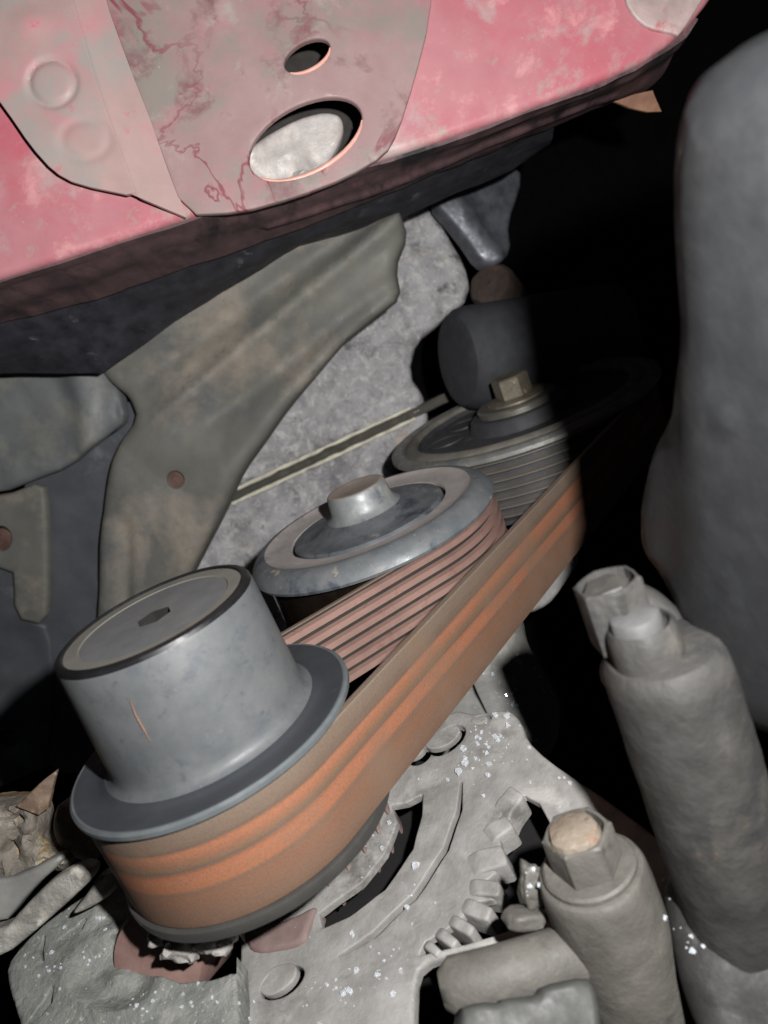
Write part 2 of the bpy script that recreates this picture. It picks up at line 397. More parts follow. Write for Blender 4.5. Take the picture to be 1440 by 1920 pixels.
# ------------------------------------------------------------------ plastic splash shield
M_sh = material('dusty_grey_plastic', alb((88, 87, 81), 395), base2=alb((73, 73, 70), 395), patch=[(alb((72, 75, 78), 395), 22., (.5, .7)), (alb((110, 103, 94), 395), 14., (.5, .64)), (alb((84, 82, 78), 395), 120., (.56, .72))], dust=alb((118, 113, 105), 395), dthr=(.66, .8), rough=.62, bump=.25, bscale=500, spec=.3, scale=40)
PS = Plane.thru((100, 1100, 360), (700, 480, 424), (450, 700, 398))
PS = Plane(un(400, 760, 392), (-0.10, -0.22, 0.97))
def hsh(x, y):
    v = 0.
    for (a, b, w, hgt) in (((330, 760), (640, 500), 20, 6.), ((420, 770), (720, 540), 24, -6.), ((280, 700), (560, 500), 22, -5.), ((420, 900), (640, 640), 36, 4.)):
        d = side((x, y), a, b); e = ((x - a[0]) * (b[0] - a[0]) + (y - a[1]) * (b[1] - a[1])) / ((b[0] - a[0]) ** 2 + (b[1] - a[1]) ** 2)
        v += hgt * math.exp(-(d / w) ** 2) * sstep(-.3, .15, e)
    v -= 2.4 * math.exp(-((x - 236) / 11) ** 4) * sstep(950, 1000, y)
    v += 1.3 * mnoise.fractal(Vector((x / 90, y / 90, 1)), 1, 2, 3)
    return v
sh = thing('splash_shield', 'dusty grey-brown plastic splash shield with a small round clip hole', 'splash shield', PS.hit(300, 900))
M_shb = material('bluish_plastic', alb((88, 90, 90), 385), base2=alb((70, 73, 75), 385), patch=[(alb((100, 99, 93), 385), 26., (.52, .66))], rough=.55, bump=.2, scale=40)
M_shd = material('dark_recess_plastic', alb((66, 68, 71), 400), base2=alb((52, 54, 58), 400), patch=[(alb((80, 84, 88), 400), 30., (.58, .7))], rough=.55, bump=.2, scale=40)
sheet('panel', PS, [(150, 655), (190, 620), (350, 540), (480, 470), (640, 400), (745, 385), (762, 440), (737, 500), (748, 558), (705, 592), (642, 642), (604, 687), (533, 772), (491, 833), (450, 888), (422, 946), (390, 1010), (356, 1075), (325, 1140), (300, 1260), (270, 1420), (172, 1440), (174, 1200), (178, 1060), (184, 960), (197, 880), (218, 830), (250, 785), (236, 750), (196, 716)],
      M_sh, sh, holes=[ell(328, 900, 17, 17, 0, 18)], thick=2.2, rnd=6.5, g=2.6, h=hsh, smooth_it=1, hrnd=.5)
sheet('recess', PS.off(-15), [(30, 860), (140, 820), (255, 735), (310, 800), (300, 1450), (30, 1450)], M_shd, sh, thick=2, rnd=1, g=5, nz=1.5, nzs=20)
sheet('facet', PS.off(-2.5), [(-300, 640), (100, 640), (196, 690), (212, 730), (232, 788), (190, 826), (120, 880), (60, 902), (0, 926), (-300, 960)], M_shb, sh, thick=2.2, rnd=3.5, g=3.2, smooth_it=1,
      h=lambda x, y: 5 * math.exp(-(side((x, y), (150, 690), (176, 860)) / 26) ** 2) - 3.5 * math.exp(-(side((x, y), (205, 690), (215, 790)) / 13) ** 2) + 1.5 * mnoise.fractal(Vector((x / 80, y / 80, 6)), 1, 2, 3))
sheet('strip', PS.off(-7), [(-300, 966), (0, 932), (78, 902), (86, 960), (88, 1080), (84, 1176), (24, 1160), (22, 1052), (-300, 1040)], M_sh, sh, holes=[ell(2, 1010, 20, 24, 0, 18)], thick=2.2, rnd=2.5, g=3, smooth_it=1, nz=.8, nzs=20, hrnd=.5)
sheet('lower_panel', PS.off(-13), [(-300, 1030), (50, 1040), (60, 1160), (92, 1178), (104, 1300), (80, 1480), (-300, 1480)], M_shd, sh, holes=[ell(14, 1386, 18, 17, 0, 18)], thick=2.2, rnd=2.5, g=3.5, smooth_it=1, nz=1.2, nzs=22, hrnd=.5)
M_clip = material('brown_clip', alb((86, 66, 60), 400), base2=alb((62, 46, 42), 400), rough=.5, bump=.3)
for (x, y, o) in ((331, 902, hsh(331, 902)), (4, 1012, -7), (16, 1388, -13)):
    lathe('push_clip', PS.off(o - 4.2).hit(x, y), [(-4, 6.4), (0, 6.4), (.6, 5.8), (.9, 3), (.3, 2.6), (.3, 0)], M_clip, sh, ax=PS.n, n=24)

# ------------------------------------------------------------------ cast crossbeam behind the pulleys
M_cast = material('rough_cast_metal', alb((122, 121, 122), 470), base2=alb((92, 91, 93), 470), patch=[(alb((70, 69, 71), 470), 16., (.48, .7)), (alb((136, 134, 131), 470), 200., (.5, .72)), (alb((58, 56, 56), 470), 70., (.6, .7)), (alb((120, 106, 94), 470), 30., (.6, .74)), (alb((66, 64, 62), 470), 330., (.62, .72))], fleck=alb((200, 198, 194), 470), fscale=260, fthr=.06, rough=.6, metal=.1, bump=1., bscale=180, bdist=.002, scale=90)
PC = Plane(un(640, 720, 462), (0.05, -0.10, 0.99))
sa, sb = (430, 935), (860, 735)
def hcast(x, y):
    d = side((x, y), sa, sb); e = d
    v = -2.6 * math.exp(-(e / 15) ** 4)
    v += 3 * sstep(-24, -50, d) if False else 0
    v += 4.5 * mnoise.fractal(Vector((x / 80, y / 80, 2)), 1, 2, 4) + 1.3 * mnoise.fractal(Vector((x / 20, y / 20, 7)), 1, 2, 3)
    for (cx, cy, r, q) in ((712, 606, 20, 2.2), (640, 845, 26, 3.0), (735, 545, 22, -3), (700, 748, 18, 2.)):
        v += q * math.exp(-(((x - cx) ** 2 + (y - cy) ** 2) / r ** 2))
    return v
cb = thing('cast_beam', 'rough pale cast metal beam with a narrow groove behind the pulleys', 'metal beam', PC.hit(600, 800))
sheet('casting', PC, [(250, 380), (640, 340), (790, 370), (835, 430), (872, 490), (884, 556), (832, 602), (782, 640), (768, 700), (800, 752), (806, 800), (780, 850), (730, 900), (760, 1010), (600, 1180), (250, 1250)], M_cast, cb,
      thick=12, rnd=5, g=2.9, h=hcast, smooth_it=1)

M_grv = material('olive_grime_shade', alb((64, 61, 54), 470, .6), base2=alb((46, 44, 40), 470, .6), rough=.7, bump=.3)  # olive dirt, its dark colour also stands in for the groove's shade
M_rdg = material('pale_ridge', alb((168, 160, 144), 470), base2=alb((120, 114, 104), 470), rough=.6, bump=.6, bscale=400)
def gl_(o, k0=0., k1=1.06, n=40):
    e = nrm(V(sb[0] - sa[0], sb[1] - sa[1])); q = V(-e[1], e[0]); L_ = math.hypot(sb[0] - sa[0], sb[1] - sa[1])
    return [tuple(V(*sa) + e * L_ * (k0 + (k1 - k0) * i / (n - 1)) + q * (o + 1.5 * mnoise.noise(Vector((i * .4, o, 0))))) for i in range(n)]
loft('groove', [[PC.off(1.2).hit(*p) for p in gl_(-8)], [PC.off(.6).hit(*p) for p in gl_(0)], [PC.off(1.2).hit(*p) for p in gl_(8)]], M_grv, cb, thick=3, sub=3)
for o in (-11, 11): tube('ridge', [PC.off(1.0).hit(*p) for p in gl_(o, 0, .8)], 1.1, M_rdg, cb, n=10, nz=.5)

# dark bits behind: bushing, rusty boss, bracket, tab
M_dkr = material('dark_grey_rubber', alb((58, 59, 63), 430, .6), base2=alb((46, 47, 50), 430, .6), patch=(alb((120, 126, 140), 430), 150., (.72, .78)), rough=.75, bump=.2, spec=.2)
bx = nrm(V(-0.93, -0.22, 0.30)); bc = un(935, 662, 424)
lathe_o = lathe('rubber_bushing', bc, [(-70, 27), (16, 27), (21, 26.2), (24.5, 23.5), (25.6, 20), (26, 10), (26, 0)], M_dkr, None, ax=bx, n=64)
tag(lathe_o, 'dark grey rubber cylinder behind the large bolted pulley', 'bushing')
M_rust = material('dark_rust', alb((66, 54, 48), 440, .7), base2=alb((42, 35, 32), 440, .7), rough=.8, bump=.8, bscale=300, bdist=.001)
tag(lathe('rusty_boss', un(930, 545, 452), [(-30, 13), (6, 13), (9, 11.5), (10, 8), (10, 0)], M_rust, None, ax=nrm(V(-.5, .2, .8)), n=36, wob=1.2), 'dim brown rusty knob above the rubber cylinder', 'knob')
M_brk = material('grey_bracket_steel', alb((88, 90, 96), 440, .7), base2=alb((56, 57, 61), 440, .7), patch=(alb((110, 115, 128), 440), 60., (.66, .74)), rough=.45, metal=.3, bump=.25)
PB = Plane(un(890, 410, 445), (0.35, 0.1, 0.93))
tag(sheet('bracket', PB, [(810, 370), (860, 340), (960, 300), (985, 330), (955, 420), (962, 470), (930, 500), (905, 492), (870, 440)], M_brk, None, thick=4, rnd=3, g=4, smooth_it=1, h=lambda x, y: 4 * math.exp(-(side((x, y), (850, 370), (930, 480)) / 14) ** 2)),
    'grey steel bracket strip just below the end of the dark seal strip', 'bracket')
M_tab = material('rusty_tab', alb((130, 98, 78), 330), base2=alb((96, 66, 52), 330), rough=.7, bump=.6, bscale=300)
tag(sheet('rusty_tab', Plane(un(1200, 190, 325), (.1, -.3, .95)), [(1152, 190), (1190, 176), (1224, 169), (1241, 209), (1215, 210), (1180, 202)], M_tab, None, thick=1.6, rnd=.3, g=2, smooth_it=0, nz=.5, nzs=6), 'small rusty brown metal tab below the right end of the crossmember', 'metal tab')

# ------------------------------------------------------------------ pulleys
CF = V(-38.242, -67.291, -206.0)
cpl = A @ CF
def onp(px, py):
    r = V(px - 720, 960 - py, -F); return r * cpl / (A @ r)
CM = onp(721, 1049); CC = onp(993, 823)
# capped pulley (front)
M_cap = material('grey_cap_plastic', alb((121, 124, 127), 185), base2=alb((105, 109, 112), 185), patch=[(alb((139, 141, 141), 185), 40., (.42, .78)), (alb((102, 108, 115), 185), 130., (.55, .75)), (alb((96, 101, 108), 185), 400., (.58, .75))], dust=alb((150, 148, 142), 185), dthr=(.64, .8), dscale=700, rough=.5, bump=.08, spec=.35, scale=90)
M_captop = material('cap_top_plastic', alb((150, 150, 150), 180), base2=alb((134, 135, 137), 180), patch=(alb((126, 124, 118), 180), 50., (.55, .7)), rough=.7, bump=.1, spec=.25)
M_capring = material('cap_dusty_ring', alb((160, 156, 147), 180), base2=alb((144, 141, 134), 180), rough=.75, bump=.1, spec=.2)
M_rim = material('cap_black_rim', alb((46, 46, 48), 180), base2=alb((34, 34, 36), 180), rough=.35, bump=.05)
M_fl = material('dark_flange', alb((76, 79, 84), 200), base2=alb((64, 67, 72), 200), patch=[(alb((112, 116, 118), 200), 40., (.6, .75))], rough=.5, bump=.08, spec=.35, scale=60)
M_fl2 = material('lower_flange_metal', alb((100, 98, 95), 180), base2=alb((88, 86, 84), 180), rough=.5, bump=.1, metal=.2)
fp = thing('capped_pulley', 'grey pulley with a tall cylindrical plastic cap, wrapped by the belt', 'pulley', CF)
cap = lathe('cap', CF, [(15.6, 27.8), (16.3, 26.6), (17.5, 25.95), (19.5, 25.75), (30, 25.5), (46.0, 25.1), (46.9, 24.9)], M_cap, fp, n=128)
lathe('cap_rim', CF, [(46.9, 24.95), (47.8, 24.5), (48.2, 23.7), (48.2, 23.0), (47.7, 22.6)], M_rim, cap, n=128)
lathe('dust_ring', CF, [(47.7, 22.65), (47.65, 19.2), (47.4, 18.9)], M_capring, cap, n=128)
ax_, u_, w_f = frame(A)
tp = []; fsx = []                                   # cap top disc with a hexagonal socket
nr = 60
ring_r = [19.0, 12.0]
for r in ring_r:
    for i in range(nr): t = 2 * math.pi * i / nr; tp.append(CF + 47.4 * A + r * (math.cos(t) * U + math.sin(t) * W))
def hexr(t, R): k = math.pi / 3; return R * math.cos(k / 2) / math.cos(((t + k / 2) % k) - k / 2)
for s, R in ((47.4, 4.6), (42.6, 4.4), (42.6, .01)):
    for i in range(nr): t = 2 * math.pi * i / nr; r = hexr(t + .3, R); tp.append(CF + s * A + r * (math.cos(t) * U + math.sin(t) * W))
for q in range(2):
    for i in range(nr): j = (i + 1) % nr; fsx.append((q * nr + i, q * nr + j, (q + 1) * nr + j, (q + 1) * nr + i))
mesh('cap_top', tp[:3 * nr], fsx, M_captop, cap, sharp=30)
mesh('hex_socket', tp[2 * nr:], [(q * nr + i, q * nr + (i + 1) % nr, (q + 1) * nr + (i + 1) % nr, (q + 1) * nr + i) for q in range(2) for i in range(nr)], material('socket_shade', alb((40, 39, 38), 180, .6), rough=.9, bump=.2), cap, sharp=30)  # dark colour puts shade into the socket's walls and floor
M_scr = material('orange_scratch', alb((190, 146, 124), 180), rough=.6, bump=0)
def on_cap(s, t, r): return CF + s * A + r * (math.cos(t) * U + math.sin(t) * W)
def ray_cap(px, py, R=25.6):      # where the line of sight through a photo point meets the cap's side
    r = nrm(V(px - 720, 960 - py, -F)); o = -CF; rp = r - A * (r @ A); op = o - A * (o @ A)
    a, b, c = rp @ rp, 2 * rp @ op, op @ op - R * R; D = max(0, b * b - 4 * a * c); return r * ((-b - math.sqrt(D)) / (2 * a))
mark = [ray_cap(244, 1312), ray_cap(254, 1340), ray_cap(268, 1365), ray_cap(283, 1392)]
tube('scratch', mark, [.08, .2, .24, .06], M_scr, cap, n=6)
lathe('front_flange', CF, [(13.3, 33), (13.3, 36.6), (13.8, 37.0), (14.6, 37.0), (15.2, 36.4), (15.0, 33.5), (14.6, 30.5), (15.0, 28.8), (15.6, 27.8), (15.6, 20)], M_fl, fp, n=128)
lathe('flange_edge', CF, [(13.2, 36.7), (13.7, 37.08), (14.7, 37.08), (15.26, 36.45), (15.2, 35.9)], material('dusty_edge', alb((128, 134, 136), 190), base2=alb((104, 110, 114), 190), rough=.45, bump=.1), fp, n=128)
lathe('drum', CF, [(13.3, 33), (12.8, 31)] + [(12.8 - 4.27 * k - d, r) for k in range(6) for d, r in ((.5, 31), (1.6, 28.5), (2.2, 28.5), (3.6, 31))] + [(-13.4, 33)], material('drum_steel', alb((70, 68, 66), 200), metal=.6, rough=.4, bump=.1), fp, n=72)
lathe('rear_flange', CF, [(-13.4, 31), (-13.4, 35.8), (-13.8, 36.6), (-15.0, 36.8), (-16.6, 36.4), (-17.2, 35.6), (-17.2, 15), (-30, 12), (-36, 12)], M_fl2, fp, n=128)

# smooth idler (middle)
M_idl = material('worn_idler_steel', alb((108, 110, 111), 300), base2=alb((82, 86, 90), 300), patch=[(alb((64, 70, 80), 300), 60., (.56, .66)), (alb((160, 148, 130), 300), 90., (.62, .7))], dust=alb((178, 164, 140), 300), dthr=(.66, .74), dscale=600, rough=.52, metal=.15, bump=.2, scale=110)
M_idd = material('dusty_idler_disc', alb((158, 150, 147), 300), base2=alb((136, 130, 128), 300), patch=(alb((120, 116, 116), 300), 60., (.55, .68)), rough=.7, bump=.12)
M_hub = material('idler_hub_steel', alb((136, 138, 138), 295), base2=alb((108, 112, 114), 295), patch=[(alb((84, 88, 94), 295), 90., (.56, .68)), (alb((168, 160, 146), 295), 120., (.6, .7))], rough=.5, metal=.2, bump=.25, bscale=400)
M_drk = material('dark_polished_drum', (.16, .11, .085, 1), rough=.2, metal=.95, bump=.05)
M_hubtop = material('hub_top', alb((150, 138, 128), 290), base2=alb((126, 114, 106), 290), rough=.7, bump=.2)
ip = thing('smooth_idler', 'smooth steel idler pulley with a raised hub, pressed by the ribbed belt', 'pulley', CM)
lathe('rim', CM, [(13.0, 44), (12.6, 47.5), (12.9, 48.8), (14.0, 49.2), (15.4, 48.6), (16.8, 47.6), (18.4, 46.0), (19.4, 44.2), (19.8, 42.6), (19.7, 41.6)], M_idl, ip, n=128)
lathe('recessed_ring', CM, [(19.75, 41.7), (19.2, 40.4), (18.6, 38.5), (18.2, 34.5), (18.0, 31.6), (17.0, 31.2)], M_idd, ip, n=128)
M_idc = material('dark_idler_centre', alb((104, 107, 110), 300), base2=alb((78, 82, 87), 300), patch=[(alb((54, 58, 66), 300), 70., (.52, .66)), (alb((146, 142, 134), 300), 110., (.6, .7))], rough=.5, metal=.2, bump=.4, bscale=300)
disc = lathe('disc', CM, [(15.2, 30.4), (17.8, 30.2), (18.6, 29.4), (18.8, 27), (18.6, 24), (19.4, 20), (21.4, 15.5), (23, 12)], M_idc, ip, n=128)
lathe('disc_gap', CM, [(17.9, 31.7), (15.2, 31.5), (15.2, 30.0), (17.0, 30.1)], M_drk, ip, n=96)
hub = lathe('hub', CM, [(19.6, 19), (21.2, 15.4), (23.0, 13.2), (24.6, 12.3), (30.4, 11.6), (31.2, 11.1)], M_hub, ip, n=80)
lathe('hub_top', CM, [(31.2, 11.15), (31.5, 10.5), (31.4, 9.4), (31.2, 8.6), (31.1, 0)], M_hubtop, hub, n=80)
lathe('drum', CM, [(13.0, 44), (12.6, 44.6), (-13.5, 44.6), (-14, 47), (-16, 47), (-16, 30)], M_drk, ip, n=128)

# crankshaft pulley
M_crk = material('crank_rim_steel', alb((108, 106, 100), 370), base2=alb((80, 82, 84), 370), patch=[(alb((150, 136, 116), 370), 100., (.58, .7)), (alb((72, 80, 88), 370), 50., (.6, .7))], rough=.45, metal=.3, bump=.2)
M_crr = material('crank_rubber_ring', alb((96, 92, 84), 370), base2=alb((70, 68, 64), 370), rough=.7, bump=.2)
M_crd = material('crank_dark_disc', alb((50, 50, 52), 380, .9), base2=alb((38, 38, 41), 380, .9), patch=(alb((78, 78, 78), 380), 90., (.62, .74)), rough=.6, bump=.25)
M_crg = material('polished_grooves', (.3, .27, .24, 1), base2=(.22, .2, .18, 1), rough=.28, metal=.6, bump=0, rvar=.03)
M_nut = material('olive_bolt', alb((112, 105, 92), 360, .8), base2=alb((76, 70, 60), 360, .8), patch=(alb((170, 156, 120), 360), 160., (.62, .7)), rough=.5, metal=.3, bump=.3)
cp = thing('crankshaft_pulley', 'large grooved crankshaft pulley with a hex bolt, half in shadow', 'pulley', CC)
lathe('rim', CC, [(12.8, 62.5), (12.8, 65.4), (13.6, 66.2), (15.2, 66.0), (16.2, 64.6), (16.5, 62.5), (16.4, 61), (15.9, 60.2)], M_crk, cp, n=160)
lathe('rubber_ring', CC, [(15.9, 60.3), (15.4, 59.2), (16.3, 57.8), (17.0, 56.4), (17.2, 54.2), (16.4, 53), (14.8, 52.4)], M_crr, cp, n=160)
gr = lathe('grooves', CC, [(12.8, 62.6), (12.6, 59.0), (-13.6, 59.0), (-14.2, 65), (-16, 65), (-16, 40)], M_crd, cp, n=160)
for k in range(7):
    q = 11.4 - 4.1 * k; lathe('groove_land', CC, [(q + .95, 58.9), (q + .5, 62.2), (q + .3, 62.7), (q - .3, 62.7), (q - .5, 62.2), (q - .95, 58.9)], M_crg, gr, n=160, sharp=30)
dk = lathe('hub_disc', CC, [(14.8, 52.5), (12.6, 51.5), (11.8, 49), (11.6, 28), (12.6, 25)], M_crd, cp, n=128)
for t in (196, 232, 316, 76):
    t = math.radians(t); c = CC + 39 * (math.cos(t) * U + math.sin(t) * W)
    lathe('lightening_hole', c, [(11.2, 9.4), (12.3, 9.2), (12.4, 8.4), (11.9, 7.6), (6, 7.4), (5.5, 6.5), (5.5, 0)], M_crd, dk, n=32)
lathe('hub', CC, [(11.6, 27), (13.5, 25.5), (17.0, 24.2), (18.0, 23), (18.2, 17), (19, 16)], M_crd, cp, n=96)
lathe('washer', CC, [(18.2, 20), (20.6, 19.8), (21.4, 19), (21.6, 12)], material('washer_steel', alb((92, 90, 84), 370, .9), rough=.45, metal=.4, bump=.2), cp, n=64)
bolt = hexprism('bolt', CC, 21.4, 33.0, 8.9, M_nut, cp, ch=1.3, rot=.32)
lathe('bolt_collar', CC, [(21.5, 14.5), (22.4, 14.4), (23.2, 12.6), (23.4, 9)], M_nut, bolt, n=48)

# ------------------------------------------------------------------ ribbed belt
def uw(P): d = P - CF; return V(d @ U, d @ W)
circ = [(V(0, 0), 34.4, 1), (uw(CM), 45.4, -1), (uw(CC), 61.5, 1)]     # centre, radius of the belt's cord line, turning sense
def tang(i, j):
    (c0, r0_, s0), (c1, r1_, s1) = i, j; d = c1 - c0; D = np.linalg.norm(d); d = d / D
    be = -math.asin(max(-1, min(1, (s1 * r1_ - s0 * r0_) / D))); t = V(d[0] * math.cos(be) - d[1] * math.sin(be), d[0] * math.sin(be) + d[1] * math.cos(be))
    nl = V(-t[1], t[0]); return c0 - s0 * r0_ * nl, c1 - s1 * r1_ * nl, t
path = []
T3 = [tang(circ[k], circ[(k + 1) % 3]) for k in range(3)]
for k in range(3):
    a, b, t = T3[k]; n = 26
    for i in range(n): path.append((a + (b - a) * i / n, t))
    c, r, s = circ[(k + 1) % 3]; t2 = T3[(k + 1) % 3][2]
    a0 = math.atan2(t[1], t[0]); a1 = math.atan2(t2[1], t2[0]); da = (a1 - a0) * s
    da = da % (2 * math.pi); n = max(6, int(da * 26))
    for i in range(n):
        th = a0 + s * da * i / n; tt = V(math.cos(th), math.sin(th)); path.append((c - s * r * V(-tt[1], tt[0]), tt))
lens = np.r_[0, np.cumsum([np.linalg.norm(path[(i + 1) % len(path)][0] - path[i][0]) for i in range(len(path))])]
def belt_strip(name, sec, m, parent):
    n = len(path); k = len(sec); vs_ = []; uv = []; fs = []
    for i in range(n + 1):
        p, t = path[i % n]; nl = V(-t[1], t[0])
        for s, h in sec:
            q = p + h * nl; vs_.append(CF + q[0] * U + q[1] * W + s * A); uv.append((lens[i] * MM * 10, (s + 14) / 28))
    for i in range(n):
        for j in range(k): fs.append((i * k + j, i * k + (j + 1) % k, (i + 1) * k + (j + 1) % k, (i + 1) * k + j))
    return mesh(name, vs_, fs, m, parent, sharp=40, uvs=uv)
def belt_extra(N, L, c, mix, mr, nz):
    tc = N.new('ShaderNodeUVMap'); tc.uv_map = 'UVMap'; sp = N.new('ShaderNodeSeparateXYZ'); L.new(tc.outputs[0], sp.inputs[0])
    mp = N.new('ShaderNodeMapping'); mp.inputs['Scale'].default_value = (.6, 7, 1); L.new(tc.outputs[0], mp.inputs[0])
    n1 = N.new('ShaderNodeTexNoise'); n1.inputs['Scale'].default_value = 1.0; n1.inputs['Detail'].default_value = 5; L.new(mp.outputs[0], n1.inputs['Vector'])
    ad = N.new('ShaderNodeMath'); ad.operation = 'MULTIPLY_ADD'; L.new(n1.outputs['Fac'], ad.inputs[0]); ad.inputs[1].default_value = .2; su = N.new('ShaderNodeMath'); su.operation = 'SUBTRACT'; L.new(sp.outputs[1], su.inputs[0]); su.inputs[1].default_value = .105; L.new(su.outputs[0], ad.inputs[2])
    rp = N.new('ShaderNodeValToRGB'); e = rp.color_ramp.elements
    dk_, br, og = alb((114, 96, 84), 225, .86), alb((132, 103, 86), 225, .86), alb((176, 118, 90), 225, .86)
    stops = [(0.0, alb((118, 92, 74), 225, .86)), (.14, br), (.3, alb((142, 104, 82), 225, .86)), (.385, br), (.43, alb((172, 114, 84), 225, .86)), (.5, og), (.545, alb((176, 112, 80), 225, .86)), (.58, dk_), (.62, alb((136, 106, 84), 225, .86)), (.66, alb((160, 110, 84), 225, .86)), (.72, og), (.755, alb((176, 116, 84), 225, .86)), (.79, dk_), (.86, alb((130, 112, 98), 225, .86)), (1.0, alb((138, 124, 110), 225, .86))]
    e[0].position = stops[0][0]; e[0].color = stops[0][1]; e[1].position = 1.0; e[1].color = stops[-1][1]
    for p, q in stops[1:-1]: x = e.new(p); x.color = q
    L.new(ad.outputs[0], rp.inputs[0])
    c2 = mix(mr(nz(2200, 3, .8), .45, .7, 0., .6), rp.outputs[0], alb((104, 84, 70), 225, .86))
    return mix(mr(nz(45, 5), .46, .72, 0., .75), c2, alb((136, 112, 94), 225, .86))
M_bback = material('worn_orange_belt_back', (.2, .1, .06, 1), rough=.75, bump=.35, bscale=1600, bdist=.0003, spec=.2, extra=belt_extra)
M_brib = material('pinkish_belt_rib', alb((136, 108, 99), 290), base2=alb((112, 88, 81), 290), patch=(alb((112, 82, 74), 290), 120., (.58, .7)), rough=.6, bump=.15, spec=.3, scale=60)
M_bgrv = material('dark_belt_groove', alb((56, 52, 46), 290, .6), rough=.8, bump=.2)
belt = thing('ribbed_belt', 'worn ribbed drive belt with orange-brown streaked back looping round three pulleys', 'belt', CF)
belt_strip('backing', [(-13.2, -1.0), (-12.9, -1.3), (12.9, -1.3), (13.2, -1.0), (13.2, .5), (12.9, .7), (-12.9, .7), (-13.2, .5)], M_bback, belt)
belt_strip('groove_web', [(-12.8, .6), (12.8, .6), (12.8, 1.05), (-12.8, 1.05)], M_bgrv, belt)
for k in range(6):
    s = -13.0 + 26.0 / 6 * (k + .5)
    belt_strip('rib', [(s - 1.5, .8), (s + 1.5, .8), (s + 1.0, 2.9), (s - 1.0, 2.9)], M_brib, belt)

# ------------------------------------------------------------------ alternator casting below the capped pulley
M_alt = material('dusty_aluminium', alb((180, 177, 173), 210), base2=alb((148, 146, 143), 210), patch=[(alb((194, 191, 187), 210), 50., (.55, .68)), (alb((122, 119, 115), 210), 60., (.54, .7))], dust=alb((190, 186, 182), 210), dthr=(.64, .74), dscale=900, rough=.65, bump=.5, bscale=500, bdist=.0006, scale=140)
M_alt2 = material('grey_green_casting', alb((150, 151, 145), 225), base2=alb((112, 115, 111), 225), patch=[(alb((168, 168, 162), 225), 60., (.55, .68)), (alb((88, 92, 90), 225), 80., (.58, .7))], dust=alb((200, 198, 192), 225), dthr=(.62, .7), dscale=700, rough=.6, bump=.8, bscale=380, bdist=.001, scale=120)
PA = Plane.thru((530, 1850, 202), (725, 1480, 240), (1190, 1545, 197))
alt = thing('alternator', 'dusty cast aluminium alternator housing with curved vent slots under the belt', 'alternator', PA.hit(700, 1700))
slot = [(792, 1488), (762, 1504), (734, 1510), (744, 1540), (722, 1600), (678, 1654), (598, 1712), (603, 1740), (654, 1718), (722, 1666), (774, 1592), (790, 1530)]
seam = stroke([(866, 1468), (862, 1520), (836, 1592), (776, 1680), (700, 1752), (636, 1792)], 11)
cav = [(985, 1494), (950, 1520), (934, 1548), (944, 1598), (906, 1612), (934, 1640), (900, 1668), (930, 1690), (886, 1700), (868, 1728), (838, 1748), (800, 1768), (786, 1795), (880, 1775), (985, 1738), (1040, 1690), (1040, 1560), (1012, 1508)]
def halt(x, y):
    v = 0
    d = math.hypot(x - 520, (y - 1560) * 1.0)
    v += 1.4 * sstep(300, 420, d) - 1.4 * sstep(420, 560, d)           # raised annular band
    v += 2.0 * math.exp(-(side((x, y), (985, 1380), (1230, 1580)) / 40) ** 2)
    v += 1.5 * sstep(1780, 1880, y) * (1 - sstep(700, 790, x))
    v += .5 * mnoise.fractal(Vector((x / 90, y / 90, 5)), 1, 2, 3)
    return v
studs = [((528, 1842), 46, 27, -38), ((836, 1388), 40, 21, -28), ((782, 1414), 24, 14, -28), ((905, 1356), 18, 9, -15)]
sheet('front_housing', PA, [(455, 1560), (640, 1480), (745, 1420), (780, 1372), (850, 1336), (905, 1350), (960, 1338), (982, 1362), (992, 1396), (1030, 1432), (1120, 1492), (1200, 1550), (1275, 1610), (1290, 1680), (1240, 1760), (1000, 1760), (860, 1790), (790, 1812), (778, 1860), (782, 2180), (452, 2180), (448, 1800)], M_alt, alt,
      holes=[slot, seam, cav] + [ell(c[0] + 4, c[1] + 3, rx, ry, an, 22) for c, rx, ry, an in studs], thick=.8, rnd=1.1, g=1.7, h=halt, smooth_it=1, hrnd=.5)
for c, rx, ry, an in studs:
    e = ell(c[0] - 7, c[1] - 7, rx * .9, ry * .82, an, 22); pl = PA.off(halt(*c) - .3)
    sheet('stud', pl, e, M_alt, alt, thick=1.5, rnd=.5, g=1.6, smooth_it=0, nz=.3, nzs=4)
# cooling fins round the cavity, blunt cast teeth
fins = [(948, 1508, 70, 40, -52), (926, 1556, 66, 36, -34), (905, 1612, 84, 46, -14), (898, 1662, 76, 34, 6), (884, 1700, 74, 34, 22), (856, 1728, 66, 26, 32), (830, 1752, 58, 24, 38), (804, 1772, 46, 20, 42)]
for i, (x, y, wx, wy, an) in enumerate(fins):
    c_, s_ = math.cos(math.radians(an)), math.sin(math.radians(an)); q = []
    for (a, b) in ((-.62, -.5), (.42, -.46), (.5, -.34), (.52, .3), (.42, .44), (-.62, .5)):
        a, b = a * wx * random.uniform(.97, 1.04), b * wy * random.uniform(.95, 1.05); q.append((x + a * c_ - b * s_, y + a * s_ + b * c_))
    sheet('fin', PA.off(halt(x, y) + .9), q, M_alt, alt, thick=6, rnd=.8, g=1.4, smooth_it=1, nz=.25, nzs=4, h=lambda X, Y, x=x, y=y, c_=c_, s_=s_, wx=wx: -2.2 * sstep(.0, -.55, ((X - x) * c_ + (Y - y) * s_) / wx))
